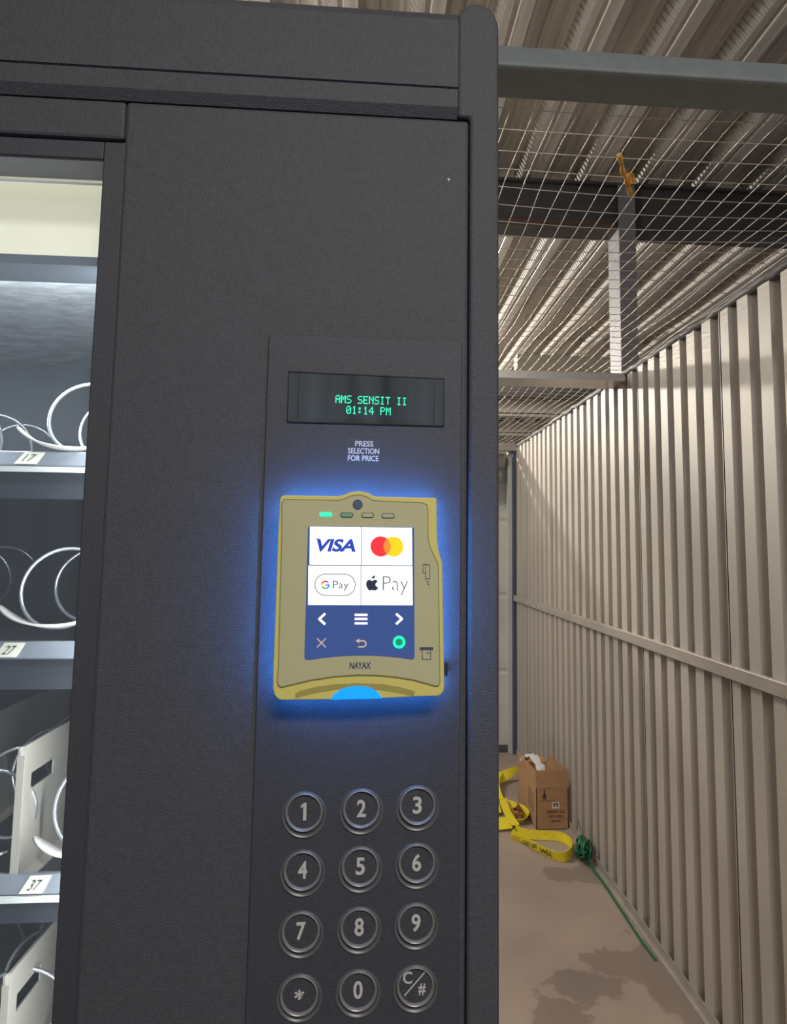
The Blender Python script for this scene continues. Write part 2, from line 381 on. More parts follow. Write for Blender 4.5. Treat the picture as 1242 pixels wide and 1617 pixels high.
# ================================================================== WIRE MESH
def mesh_net():
    mb = MB(); z0 = 2.238
    def sag(x, y): return .006*math.sin(5.1*x+1.3*y)+.005*math.sin(9*y+3.1*x)
    x = .2765-.0407*42; k = 0
    while x < XW-.005:
        pts = []; y = 1.19; ph = random.uniform(0, 6); am = random.choice([.0, .001, .002, .004])
        while y < 5.52:
            pts.append((x+am*math.sin(7*y+ph)+random.uniform(-.0006, .0006), y, z0+sag(x, y))); y += .075
        mb.tube(pts, .00105, 5); x += .0407
    y = 1.23; 
    while y < 5.52:
        pts = []; xx = -1.45; ph = random.uniform(0, 6)
        while xx < XW+.005: pts.append((xx, y+.003*math.sin(4*xx+ph)+random.uniform(-.0008, .0008), z0+sag(xx, y)+.0015)); xx += .06
        mb.tube(pts, .00105, 5); y += .075
    return mb.build('wire_mesh', M['wire'], smooth=True)
tag(mesh_net(), 'galvanised wire mesh stretched over the top of the unit', 'wire mesh')
# orange cloth tie knotted to the mesh
def orange_tie():
    P = catmull([(.478, 1.372, 2.243), (.489, 1.388, 2.232), (.497, 1.405, 2.226), (.508, 1.418, 2.216), (.517, 1.432, 2.214), (.528, 1.436, 2.221), (.522, 1.425, 2.231), (.512, 1.429, 2.222), (.524, 1.445, 2.206), (.531, 1.452, 2.197)], 5)
    mb = MB(); mb.tube(P, [.0046+.0014*math.sin(i*.8)+.0004*math.sin(i*2.9) for i in range(len(P))], 8)
    return mb.build('cloth_tie', M['orange'], smooth=True)
tag(orange_tie(), 'small orange cloth tie knotted onto the wire mesh in front of the dark beam', 'cloth tie')

# ================================================================== VENDING MACHINE
D = .509
VM = empty('vending_machine', 'black vending machine with lit card reader, keypad and glass front showing empty coils', 'vending machine', (-.42, .93, 0))
def vm(mb, name, m, **k):
    o = mb.build(name, M[m] if isinstance(m, str) else m, **k); put(o, VM); return o
def sub(mb, name, m, par, label=None, **k):
    o = mb.build(name, M[m] if isinstance(m, str) else m, **k)
    o.parent = par
    if label: o['label'] = label
    return o
# cabinet shell
cb = MB()
cb.box(-.93, -.90, .565, 1.36, .03, 1.84); cb.box(.055, .083, .565, 1.36, .03, 1.84); cb.box(-.90, .055, 1.33, 1.36, .03, 1.84)
cb.box(-.90, .055, .565, 1.33, 1.80, 1.84); cb.box(-.90, .055, .565, 1.33, .03, .07)
vm(cb, 'cabinet', 'black', bevel=.003)
for x in (-.88, .02):
    for y in (.62, 1.28): vm(MB().box(x-.02, x+.02, y-.02, y+.02, 0, .03), 'foot', 'black_gloss')
# inner liner
vm(MB().box(-.178, .055, .575, 1.30, .10, 1.795), 'electronics_bay', 'dark_inner')
vm(MB().box(-.90, -.178, .93, .95, .10, 1.70), 'liner_back', 'dark_inner')
vm(MB().box(-.90, -.88, .56, .93, .10, 1.70), 'liner_side', 'dark_inner')
vm(MB().box(-.88, -.178, .60, .93, 1.683, 1.70), 'liner_top', 'liner_top')
# door : main face, stile, bottom and top
dr = MB()
dr.box(-.172, .0672, D, .56, .06, 1.776)
dr.box(-.93, -.83, D, .56, .06, 1.776); dr.box(-.83, -.172, D, .56, 1.748, 1.776); dr.box(-.83, -.172, D, .56, .06, .72)
door = vm(dr, 'door', 'black', bevel=.0025)
# window frame (recessed lip all round)
wf = MB(); 
wf.box(-.1865, -.172, .5125, .553, .72, 1.748); wf.box(-.83, -.8155, .5125, .553, .72, 1.748); wf.box(-.8155, -.1865, .5125, .553, .72, .738)
wf.extx([(.5125, 1.7345), (.5125, 1.748), (.516, 1.748), (.516, 1.7345)], -.8155, -.1865)
vm(wf, 'window_frame', 'black_panel', bevel=.001)
vm(MB().extx([(.5162, 1.7348), (.5162, 1.748), (.553, 1.748), (.553, 1.7348)], -.8155, -.1865), 'upper_reveal', mat('blue_grey_reveal', (.62, .70, .82), .5))
vm(MB().box(-.8155, -.1865, .5445, .5485, .738, 1.7345), 'window_pane', 'glass')
# top fascia with stepped lower edge
fa = MB(); fa.extx([(.5025, 1.797), (.5025, 1.848), (.5075, 1.856), (.56, 1.856), (.56, 1.776), (.5085, 1.776), (.5045, 1.783), (.5040, 1.7962)], -.93, .0585)
vm(fa, 'top_fascia', 'black')
# right post with rounded top
po = [(.0675, .06), (.089, .06), (.0885, 1.842)]+arc(.0725, 1.8465, .016, .0195, 0, 150, 14)+[(.0585, 1.8545), (.0585, 1.777), (.0675, 1.777)]
vm(MB().prism(po, .5065, .56), 'right_post', 'black', bevel=.0025, bseg=3)
# header light inside window
hd = MB(); hd.extx([(.560, 1.7395), (.566, 1.6835), (.575, 1.6835), (.575, 1.7395)], -.88, -.182)
vm(hd, 'light_diffuser', 'diffuser')
vm(MB().box(-.88, -.180, .553, .60, 1.7395, 1.795), 'header_housing', mat('grey_header_housing', (.66, .74, .84), .5))
vm(MB().box(-.88, -.180, .560, .60, 1.6755, 1.6825), 'header_lip', mat('grey_header_lip', (.20, .22, .24), .4))
il = area('cabinet_lamp', (-.53, .604, 1.681), (-.53, .74, 1.3), .69, .006, 2.2, (.93, .97, 1))
sl = area('cabinet_side_lamp', (-.1835, .572, 1.25), (-.45, .70, 1.25), .004, .84, 1.15, (.95, .97, 1))
sl.rotation_euler = (Vector((-.9, .45, 0)).to_track_quat('-Z', 'Y')).to_euler()
sl.parent = VM; sl.matrix_parent_inverse = Matrix.Translation(-VM.location)
il.parent = VM; il.matrix_parent_inverse = Matrix.Translation(-VM.location)
# lower door parts (below the frame)
vm(MB().box(-.72, -.28, .502, .513, .22, .48), 'delivery_flap', 'black_gloss', bevel=.006)
vm(MB().box(-.03, .03, .502, .513, .70, .80), 'coin_return', 'black_gloss', bevel=.004)
vm(MB().box(-.04, .04, .498, .513, .86, .98), 'bill_slot', 'black_gloss', bevel=.006)
# trays, coils, dividers, tags
def coil_mb(cx, cz, rad, y0, pitch, turns, phase):
    pts = []; n = int(turns*36)
    for i in range(n+1):
        a = phase-2*math.pi*i/36
        pts.append((cx+rad*math.cos(a), y0+pitch*i/36, cz+rad*math.sin(a)))
    return MB().tube(pts, .00165, 7)
def spade_mb(cx, cz, rad, y0):
    P = []; Wd = []
    for i in range(12):
        t = i/11; a = math.radians(212+t*88)
        P.append((cx+(rad+.004)*math.cos(a)-.008*(1-t), y0-.010+.008*t, cz+(rad+.0015)*math.sin(a)+.002*(1-t)))
        w = .003+.017*math.sin(math.pi*min(1, t*1.05))**.8
        Wd.append((w*.35, w*.9, -w*.25))
    return MB().ribbon(P, Wd, .0016)
trays = [(1.541, -.2283, '17', 0), (1.398, -.2409, '27', 1), (1.2328, -.2050, '37', 2), (1.075, -.262, '47', 3), (.92, -.24, '57', 3)]
for ti, (zt, x0, num, style) in enumerate(trays):
    t = MB(); t.box(-.875, -.182, .598, .92, zt-.012, zt-.009); t.box(-.875, -.182, .604, .607, zt-.036, zt-.010)
    t.box(-.875, -.873, .6, .92, zt-.012, zt+.03); t.box(-.184, -.182, .6, .92, zt-.012, zt+.03)
    tr = vm(t, 'tray', 'tray')
    rl = MB(); rl.extx([(.598, zt), (.592, zt-.0115), (.595, zt-.0125), (.603, zt-.010), (.603, zt)], -.876, -.181)
    sub(rl, 'price_rail', 'rail', tr, bevel=.0008)
    if ti in (0, 2):
        sub(MB().box(-.876, -.181, .5905, .5935, zt-.0165, zt-.0125), 'white_strip', 'white_edge', tr)
    rad = .0305
    for k in range(8):
        cp_ = .16 if ti < 2 else .076; cx = x0-cp_*k; cz = zt+.0385 if ti != 0 else zt+.0328
        if cx < -.85: continue
        ph = math.radians(-60+37*((k*5) % 7))
        sub(coil_mb(cx, cz, rad, .607, .067, 4.3, ph), 'coil', 'coil', tr, smooth=True)
        if ti < 3: sub(spade_mb(cx+(.006 if ti else -.002), cz+(.003 if ti else 0), rad, .606), 'coil_end', 'spade', tr, smooth=True)
        tx = {0: -.2575, 1: -.2625, 2: -.2335}.get(ti, -.2335)-cp_*k
        if tx < -.86: continue
        zc = zt-.0057; tg = MB()
        tg.add([(tx-.0095, .5912, zt-.0106), (tx+.0065, .5912, zt-.0106), (tx+.0105, .5972, zt-.0008), (tx-.0045, .5972, zt-.0008),
                (tx-.0095, .5922, zt-.0106), (tx+.0065, .5922, zt-.0106), (tx+.0105, .5982, zt-.0008), (tx-.0045, .5982, zt-.0008)],
               [(0, 1, 2, 3), (7, 6, 5, 4), (0, 4, 5, 1), (1, 5, 6, 2), (2, 6, 7, 3), (3, 7, 4, 0)])
        o = sub(tg, 'price_tag', [M['tag'], M['ink']], tr)
        # number written in the same mesh, following the tilt of the tag
        tm = text_mesh(str(int(num)-k), tx-.0035, tx+.0035, -1, 1, 0, bold=0)
        vs = [(v[0]+.0005+v[2]*.0015, .5940-.0004+v[2]*.0016, zc+v[2]*.0030) for v in tm.v]
        me = o.data; bm = bmesh.new(); bm.from_mesh(me)
        bv = [bm.verts.new(v) for v in vs]
        for q in tm.f:
            try: fc = bm.faces.new([bv[i] for i in q]); fc.material_index = 1
            except ValueError: pass
        bm.to_mesh(me); bm.free()
    if ti >= 2:
        for k in range(8):
            xd = -.2525-.076*k
            if xd < -.86: break
            dv = MB(); h = .088
            # side plate with a slanted slot: built from strips round the slot
            y0, y1 = .600, .90
            sy0, sy1, sz0, sz1 = .622, .664, zt+.052, zt+.064
            for (a0, a1, b0, b1) in ((y0, y1, zt-.008, sz0), (y0, y1, sz1, zt+h), (y0, sy0, sz0, sz1), (sy1, y1, sz0, sz1)):
                dv.box(xd-.0007, xd+.0007, a0, a1, b0, b1)
            dv.box(xd-.0007, xd+.0045, y0-.0012, y0, zt-.008, zt+h-.006)
            dv.box(xd-.0007, xd+.0030, y0+.004, y1, zt+h-.0012, zt+h)
            dv.box(xd, xd+.010, y0, y1, zt-.0085, zt-.0070)
            sub(dv, 'divider', 'cream', tr)
# bracket on the liner seen through the window
# raised control panel
pn = MB()
pl = [(-.0693, .84), (.0628, .84), (.0628, 1.6085)]+arc(.0598, 1.6095, .003, .003, 0, 90, 4)+arc(-.0663, 1.6110, .003, .003, 90, 180, 4)
YP = .5065
pn.prism(pl, YP, D+.001)
panel = vm(pn, 'control_panel', 'black_panel', bevel=.0008)
# display
ds = MB(); ds.prism([(-.0545, 1.5535), (.0500, 1.5530), (.0500, 1.5852), (-.0545, 1.5870)], YP-.0006, YP+.001)
disp = vm(ds, 'display_window', 'disp')
fr = stroke([(-.0548, 1.5532), (.0503, 1.5527), (.0503, 1.5856), (-.0548, 1.5874)], .0007, YP-.0011, YP, closed=True)
fr.box(-.0482, -.0478, YP-.0010, YP-.0004, 1.5545, 1.5860)
fr.box(.0435, .0438, YP-.0010, YP-.0004, 1.5545, 1.5850)
sub(fr, 'display_bezel', 'black_gloss', disp)
F57 = {'A': '01110 10001 10001 11111 10001 10001 10001', 'M': '10001 11011 10101 10101 10001 10001 10001', 'S': '01111 10000 10000 01110 00001 00001 11110',
       'E': '11111 10000 10000 11110 10000 10000 11111', 'N': '10001 11001 10101 10011 10001 10001 10001', 'I': '01110 00100 00100 00100 00100 00100 01110',
       'T': '11111 00100 00100 00100 00100 00100 00100', '0': '01110 10001 10011 10101 11001 10001 01110', '1': '00100 01100 00100 00100 00100 00100 01110',
       '4': '00010 00110 01010 10010 11111 00010 00010', 'P': '11110 10001 10001 11110 10000 10000 10000', ':': '00000 01100 01100 00000 01100 01100 00000', ' ': '00000 '*7}
def dots(txt, xl, xr, zb, zt, slope):
    mb = MB(); n = len(txt); cw = (xr-xl)/(n*6-1); ch = (zt-zb)/7
    for i, c_ in enumerate(txt):
        for rr, row in enumerate(F57[c_].split()):
            for q, b in enumerate(row):
                if b == '1':
                    x = xl+(i*6+q)*cw; z_ = zt-(rr+1)*ch+slope*(x-xl)
                    mb.box(x+.03*cw, x+.97*cw, YP-.0010, YP-.0006, z_+.08*ch, z_+.92*ch)
    return mb
tx = dots('AMS SENSIT II', -.0232, .0249, 1.5668, 1.5722, -.012)
t2 = dots('01:14 PM', -.0158, .0141, 1.5595, 1.5650, -.012)
tx.add(t2.v, t2.f)
sub(tx, 'display_text', 'vfd', disp)
# decal
dl = MB(); dl.box(-.0150, .0080, YP-.0002, YP, 1.5262, 1.5432)
dec = vm(dl, 'instruction_decal', 'black')
tm = text_mesh('PRESS', -.0094, .0028, 1.5376, 1.5414, YP-.0004, bold=.02)
for s_, a0, a1, b0, b1 in (('SELECTION', -.0141, .0068, 1.5326, 1.5364, ), ('FOR PRICE', -.0141, .0065, 1.5277, 1.5315)):
    q = text_mesh(s_, a0, a1, b0, b1, YP-.0004, bold=.02); tm.add(q.v, q.f)
sub(tm, 'decal_text', 'white_print', dec)
vm(MB().prism([(.0518, 1.7314), (.0538, 1.7314), (.0529, 1.7292)], D-.0003, D), 'chip_mark', 'white_print')

# ---- card reader (drawn in its own units, U to the right, V down)
YR = .479

RX0, RKX, RXV, RZ0, RKZ = -0.0712016, 1.013e-4, 2.0e-6, 1.514741, -1.004e-4
def R_(pts): return [(RX0+RKX*a_+RXV*b_, RZ0+RKZ*b_) for a_, b_ in pts]
outer = [(127, 1180), (145, 400), (155, 150), (162, 133), (180, 125), (440, 125), (520, 125), (552, 115), (585, 100), (615, 94), (640, 92), (668, 94), (700, 103), (730, 120), (760, 125), (1095, 127), (1122, 127), (1130, 135), (1130, 380), (1137, 450), (1147, 490), (1158, 530), (1161, 560), (1165, 1290), (1160, 1325), (1145, 1345), (1120, 1355), (980, 1358), (780, 1366), (470, 1372), (270, 1372), (180, 1373), (155, 1365), (135, 1340), (126, 1300)]
body = vm(MB().prism(R_(outer), YR+.0012, YR+.014), 'card_reader', 'yellow', bevel=.0016, bseg=3)
inner = [(158, 1180), (170, 400), (168, 175), (182, 152), (440, 152), (520, 152), (555, 142), (590, 124), (620, 118), (640, 117), (662, 119), (695, 130), (728, 148), (760, 152), (1040, 160), (1068, 172), (1074, 200), (1074, 380), (1082, 430), (1105, 480), (1132, 540), (1136, 570), (1138, 1270), (1130, 1290), (1112, 1293), (980, 1256), (860, 1236), (740, 1226), (640, 1224), (500, 1232), (360, 1252), (230, 1282), (178, 1294), (160, 1285), (152, 1260)]
sub(MB().prism(R_(inner), YR+.0004, YR+.003), 'face_plate', 'yellow_face', body, bevel=.0005)
sub(stroke(R_(inner), .0005, YR+.0003, YR+.003, closed=True), 'face_seam', mat('olive_seam', (.24, .22, .08), .6), body)
# back spacer + blue glow strip added to imitate lens bloom around the reader
def scale_poly(pts, k, c=(645, 735)): return [(c[0]+(a_-c[0])*k, c[1]+(b_-c[1])*k) for a_, b_ in pts]
sub(MB().prism(R_(scale_poly(outer, .90)), YR+.014, YP), 'mounting_block', 'black_gloss', body)
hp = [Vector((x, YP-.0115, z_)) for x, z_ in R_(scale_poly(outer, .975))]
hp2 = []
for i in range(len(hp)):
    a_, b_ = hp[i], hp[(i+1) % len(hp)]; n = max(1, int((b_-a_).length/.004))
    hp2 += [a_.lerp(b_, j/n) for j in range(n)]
sub(MB().tube(hp2, .0016, 6, closed=True), 'added_glow_strip', 'halo', body, label='added blue glowing strip behind the housing, imitating lens bloom')
sub(MB().box(.0505, .0530, YR+.016, YP, 1.3885, 1.3965), 'side_latch', 'black_gloss', body)
# dark glass
gl = [(335, 316), (980, 316), (985, 325), (983, 1118), (974, 1130), (960, 1130), (880, 1118), (760, 1108), (650, 1105), (540, 1109), (420, 1120), (345, 1132), (322, 1130), (314, 1115), (330, 330)]
sub(MB().prism(R_(gl), YR, YR+.002), 'screen_glass', 'screen_glass', body)
e = YR-.0002
sc = MB()
for (a0, a1, b0, b1) in ((341, 656, 319, 554), (660, 973, 319, 554), (333, 654, 560, 801), (658, 974, 560, 801)): sc.prism(R_([(a0, b0), (a1, b0), (a1, b1), (a0, b1)]), e, YR)
sub(sc, 'lit_screen', 'screen_white', body)
sub(stroke(R_([(657, 318), (656, 802)]), .0003, e, YR, mb=stroke(R_([(338, 557), (975, 557)]), .0005, e-.00005, YR)), 'screen_grid', 's_line', body)
def rt(txt, a0, a1, b0, b1, name, m, bold=0, shear=0, yy=None, **k):
    (x0, z1), (x1, z0) = R_([(a0, b0), (a1, b1)])
    return sub(text_mesh(txt, x0, x1, z0, z1, e-.0002 if yy is None else yy, bold=bold, shear=shear, **k), name, m, body)
# the upper left cell
rt('VISA', 384, 622, 394, 474, 'visa_logo', 's_blue', bold=.035, shear=.22, spacing=.96)
sub(MB().prism(R_([(368, 390), (398, 394), (408, 420), (392, 400)]), e-.0002, e), 'visa_flick', 's_blue', body)
def disc(cu, cv, ru, n=40): return R_([(cu+ru*math.cos(2*math.pi*i/n), cv+ru*math.sin(2*math.pi*i/n)) for i in range(n)])
sub(MB().prism(disc(777, 438, 63), e-.0001, e), 'red_circle', 's_red', body)
sub(MB().prism(disc(856, 438, 62), e-.0002, e-.0001), 'yellow_circle', 's_yellow', body)
ln = [p for p in [(777+63*math.cos(math.radians(t)), 438+63*math.sin(math.radians(t))) for t in range(-51, 52, 6)]]+[(856-62*math.cos(math.radians(t)), 438+62*math.sin(math.radians(t))) for t in range(51, -52, -6)]
sub(MB().prism(R_(ln), e-.0003, e-.0002), 'circle_overlap', 's_orange', body)
pill = [(437+63*math.cos(math.radians(t)), 677+65*math.sin(math.radians(t))) for t in range(90, 271, 10)]+[(557+63*math.cos(math.radians(t)), 677+65*math.sin(math.radians(t))) for t in range(-90, 91, 10)]
sub(stroke(R_(pill), .0005, e-.0002, e, closed=True), 'pay_pill', 's_grey', body)
for nm, m_, t0, t1 in (('letter_g_red', 's_red', 200, 320), ('letter_g_yellow', 's_yellow', 155, 200), ('letter_g_green', 's_gr', 45, 155), ('letter_g_blue', 's_gb', -5, 45)):
    P_ = [(438+21*math.cos(math.radians(t)), 678+22*math.sin(math.radians(t))) for t in range(t0, t1+1, 8)]
    q = stroke(R_(P_), .0009, e-.0002, e)
    if nm == 'letter_g_blue': stroke(R_([(440, 678), (463, 678)]), .0009, e-.0002, e, mb=q)
    sub(q, nm, m_, body)
rt('Pay', 484, 580, 653, 714, 'pay_text', 's_grey', bold=.0)
# fruit emblem
ap = [(724, 652), (738, 644), (752, 648), (757, 655), (746, 668), (746, 682), (760, 693), (752, 706), (742, 711), (725, 708), (708, 711), (697, 701), (688, 682), (688, 662), (697, 648), (710, 645)]
ap = [(v.x, v.y) for v in catmull([(p[0], p[1]) + (0,) for p in ap], 4, True)]
q = MB().prism(R_(ap), e-.0002, e); q.prism(R_([(722, 640), (724, 628), (732, 620), (742, 617), (740, 630), (732, 638)]), e-.0002, e)
sub(q, 'fruit_emblem', 's_dark', body)
rt('Pay', 790, 944, 622, 738, 'pay_text', 's_grey', bold=-.018)
# touch icons
sub(stroke(R_([(435, 855), (402, 886), (435, 916)]), .0014, e-.0002, YR), 'back_arrow_icon', 'icon', body)
q = MB()
for v in (860, 885, 912): stroke(R_([(620, v), (692, v)]), .0013, e-.0002, YR, mb=q)
sub(q, 'menu_icon', 'icon', body)
sub(stroke(R_([(873, 855), (906, 884), (873, 914)]), .0014, e-.0002, YR), 'forward_arrow_icon', 'icon', body)
q = stroke(R_([(390, 1004), (441, 1056)]), .0006, e-.0002, YR); stroke(R_([(441, 1004), (390, 1056)]), .0006, e-.0002, YR, mb=q)
sub(q, 'cancel_icon', 'icon_dim', body)
P_ = [(632, 1018), (668, 1018)]+[(668+17*math.cos(math.radians(t)), 1036+18*math.sin(math.radians(t))) for t in range(-90, 91, 15)]+[(640, 1054)]
q = stroke(R_(P_), .0008, e-.0002, YR); q.prism(R_([(622, 1018), (645, 1004), (645, 1032)]), e-.0002, YR)
sub(q, 'return_icon', 'icon_dim', body)
sub(MB().prism(disc(888, 1026, 30), e, YR), 'confirm_key', 'green_dark', body)
sub(stroke(disc(888, 1026, 30), .0016, e-.0003, YR, closed=True), 'confirm_ring', 'green_led', body)
# status lights and sensor
def pillp(cu, cv, w_, h_): return R_([(cu-w_/2+h_/2+h_/2*math.cos(math.radians(t)), cv+h_/2*math.sin(math.radians(t))) for t in range(90, 271, 15)]+[(cu+w_/2-h_/2+h_/2*math.cos(math.radians(t)), cv+h_/2*math.sin(math.radians(t))) for t in range(-90, 91, 15)])
for k, cu in enumerate((438, 568, 697, 824)):
    m_ = ['green_led', 'green_dim', 'yellow_face', 'yellow_face'][k]
    o = sub(MB().prism(pillp(cu, 243+(k == 3)*2, 76, 27), YR-.0001, YR+.001), 'status_light', m_, body, label=['lit green status light', 'dim green status light', None, None][k])
    if k: sub(stroke(pillp(cu, 243+(k == 3)*2, 76, 27), .00035, YR-.0002, YR+.001, closed=True), 'status_light_outline', 'navy_print', body)
sub(MB().prism(disc(635, 177, 29), YR, YR+.001), 'round_sensor', mat('slate_lens', (.09, .12, .20), .2), body)
sub(stroke(disc(635, 177, 29), .0003, YR-.0001, YR+.001, closed=True), 'sensor_ring', 'navy_print', body)
rt('NAYAX', 585, 716, 1147, 1187, 'maker_name', 'navy_print', bold=.03, shear=.1, yy=YR+.0003)
# pictograms
q = stroke(R_([(1058, 547), (1082, 551), (1081, 638), (1060, 634), (1055, 642), (1055, 562)]), .0003, YR+.0001, YR+.001)
stroke(R_([(1057, 562), (1057, 547), (1042, 545), (1038, 598), (1052, 600)]), .0003, YR+.0001, YR+.001, mb=q)
for c_ in ((1068, 655), (1073, 670)): q.prism(disc(c_[0], c_[1], 5, 10), YR+.0001, YR+.001)
sub(q, 'card_swipe_symbol', 'navy_print', body)
q = MB(); q.prism(R_([(1015, 1058), (1098, 1058), (1098, 1074), (1015, 1074)]), YR+.0001, YR+.001)
stroke(R_([(1030, 1074), (1030, 1130), (1082, 1132), (1082, 1074)]), .00035, YR+.0001, YR+.001, mb=q)
stroke(R_([(1060, 1085), (1060, 1097), (1070, 1097), (1070, 1085)]), .00025, YR+.0001, YR+.001, mb=q)
sub(q, 'chip_card_symbol', 'navy_print', body)
# flush chin arc, the scoop's shade put in its darker olive; blue contactless light
chin = [(258, 1335), (290, 1318), (380, 1296), (500, 1280), (640, 1274), (780, 1280), (900, 1300), (985, 1326), (978, 1356), (900, 1338), (780, 1318), (640, 1308), (500, 1313), (380, 1332), (300, 1352), (262, 1362)]
sub(MB().prism(R_(chin), YR+.0010, YR+.003), 'chin_shade_arc', mat('olive_painted_shade', (.34, .30, .08), .5), body)
bl = [(470, 1371), (490, 1342), (530, 1312), (580, 1296), (640, 1290), (700, 1297), (745, 1318), (775, 1350), (782, 1366)]
sub(MB().prism(R_(bl), YR+.0006, YR+.010), 'contactless_light', 'blue_led', body, label='glowing blue light at the bottom edge')

# ---- keypad
legs = [['1', '2', '3'], ['4', '5', '6'], ['7', '8', '9'], ['*', '0', 'C/#']]
for ri, zc in enumerate((1.3040, 1.2688, 1.2325, 1.1955)):
    for ci, xc in enumerate((-.0368, -.0006, .0352)):
        zz = zc+.0015*(ci-1)*.9
        # ring collar, sloping well, round face
        b = MB(); b.lathe([(.0001, YP+.0001), (.0102, YP+.0001), (.0102, YP+.0004)], xc, zz, 40)
        key = vm(b, 'keypad_key', 'black_gloss', smooth=False)
        sub(MB().lathe([(.0101, YP-.0002), (.0111, YP-.0024), (.0114, YP-.0024), (.0119, YP-.0003)], xc, zz, 48), 'key_rim', 'key_ring', key, smooth=True)
        sub(MB().lathe([(.0122, YP-.0001), (.0134, YP-.0013), (.0138, YP-.0013), (.0143, YP)], xc, zz-.0018, 48), 'key_collar', M['kc'], key, smooth=True)
        L_ = legs[ri][ci]; yk = YP-.0002
        if L_ == 'C/#':
            t_ = text_mesh('C', xc-.0078, xc-.0020, zz+.0012, zz+.0085, yk, bold=.02)
            q = text_mesh('#', xc+.0018, xc+.0066, zz-.0058, zz+.0012, yk, bold=.02); t_.add(q.v, q.f)
            stroke([(xc-.0066, zz-.0055), (xc+.0066, zz+.0085)], .0008, yk, yk+.0002, mb=t_)
        elif L_ == '*': t_ = text_mesh('*', xc-.003, xc+.003, zz-.003, zz+.003, yk, bold=.02)
        elif L_ == '1': t_ = MB().prism([(xc+.0014, zz-.0052), (xc+.0014, zz+.0055), (xc-.0001, zz+.0055), (xc-.0022, zz+.0038), (xc-.0022, zz+.0022), (xc-.0006, zz+.0032), (xc-.0006, zz-.0052)], yk, yk+.0002)
        else:
            wd_ = .0029
            t_ = text_mesh(L_, xc-wd_, xc+wd_, zz-.0052, zz+.0055, yk, bold=.025)
        sub(t_, 'key_legend', 'key_print', key)

# ================================================================== THINGS ON THE FLOOR
BX = empty('cardboard_box', 'open brown cardboard wine box standing on the floor against the ribbed wall', 'box', (1.0, 4.3, 0))
x0, x1, y0, y1, hz = .914, 1.088, 4.10, 4.58, .214
w = .004
bb = MB(); bb.box(x0, x1, y0, y0+w, .002, hz); bb.box(x0, x1, y1-w, y1, .002, hz); bb.box(x0, x0+w, y0, y1, .002, hz); bb.box(x1-w, x1, y0, y1, .002, hz); bb.box(x0, x1, y0, y1, .001, .005)
put(bb.build('carton', M['card']), BX)
def flap(pts, name='flap', m='card'):
    mb = MB(); P = [Vector(p) for p in pts]; nn = (P[1]-P[0]).cross(P[3]-P[0]).normalized()*.003
    mb.add([p for p in P]+[p+nn for p in P], [(0, 1, 2, 3), (7, 6, 5, 4), (0, 4, 5, 1), (1, 5, 6, 2), (2, 6, 7, 3), (3, 7, 4, 0)])
    return put(mb.build(name, M[m]), BX)
flap([(x0, y0, hz), (x1, y0, hz), (x1, y0+.004, hz+.088), (x0, y0+.004, hz+.088)])
flap([(x0, y0+.002, hz), (x0, y1, hz), (x0-.004, y1-.01, hz+.06), (x0-.002, y0+.01, hz+.085)])
flap([(x1, y0+.01, hz), (x1, y1, hz), (x1+.002, y1-.03, hz+.05), (x1-.008, y0+.06, hz+.085)])
flap([(x0+.01, y1, hz), (x1-.01, y1, hz), (x1-.01, y1+.07, hz+.012), (x0+.01, y1+.07, hz+.012)])
put(MB().box(x0+w, x1-w, y0+w, y1-w, .13, .134).build('inner_shade_sheet', M['card_in']), BX)  # dark false floor, the shade inside the box is in its colour
pr = MB(); yy = y0-.0006
pr.prism([(x0+.036, .155), (x0+.054, .155), (x0+.054, .176), (x0+.048, .186), (x0+.047, .205), (x0+.042, .205), (x0+.041, .186), (x0+.036, .176)], yy, y0)
pr.box(x0+.012, x0+.10, yy, y0, .1455, .148)
for a0, a1, b0, b1 in ((.056, .158, .084, .098), (.060, .152, .060, .074), (.080, .135, .038, .050)):   # three faint lines of print, too worn to read
    xx = x0+a0
    while xx < x0+a1-.004:
        wd_ = random.uniform(.0035, .006); k_ = random.random()
        pr.box(xx, xx+.0016, yy, y0, b0, b1)
        if k_ > .25: pr.box(xx+.0016, xx+wd_, yy, y0, b1-.003, b1-.0005)
        if k_ > .6: pr.box(xx+.0016, xx+wd_, yy, y0, b0, b0+.0025)
        if .25 < k_ < .75: pr.box(xx+wd_-.0014, xx+wd_, yy, y0, b0, b1-.003)
        xx += wd_+.0018
put(pr.build('printed_text', M['card_print']), BX)
put(MB().box(x0+.084, x0+.124, y0-.0008, y0, .108, .140).build('label', M['paper']), BX)
q = MB(); q.box(x0+.090, x0+.118, y0-.0014, y0-.0008, .130, .135); q.box(x0+.092, x0+.100, y0-.0014, y0-.0008, .116, .130); q.box(x0+.108, x0+.116, y0-.0014, y0-.0008, .116, .130)
put(q.build('label_print', M['card_print']), BX)
# printed lines on the left side of the box
q = MB()
for k in range(3): q.box(x0-.0006, x0, 4.17+.05*k, 4.185+.05*k, .07, .17)
put(q.build('side_print', M['card_print']), BX)
# tissue paper sticking out
P_ = catmull([(.93, 4.50, .245), (.945, 4.44, .29), (.962, 4.36, .300), (.975, 4.28, .275), (.985, 4.22, .24)], 5)
tp = MB().ribbon(P_, [(.045+.012*math.sin(i*1.3), .03, .012*math.sin(i*2.1)) for i in range(len(P_))], .012)
tag(tp.build('tissue_paper', M['paper'], smooth=True, bevel=.003), 'crumpled white paper sticking out of the open cardboard box', 'paper')

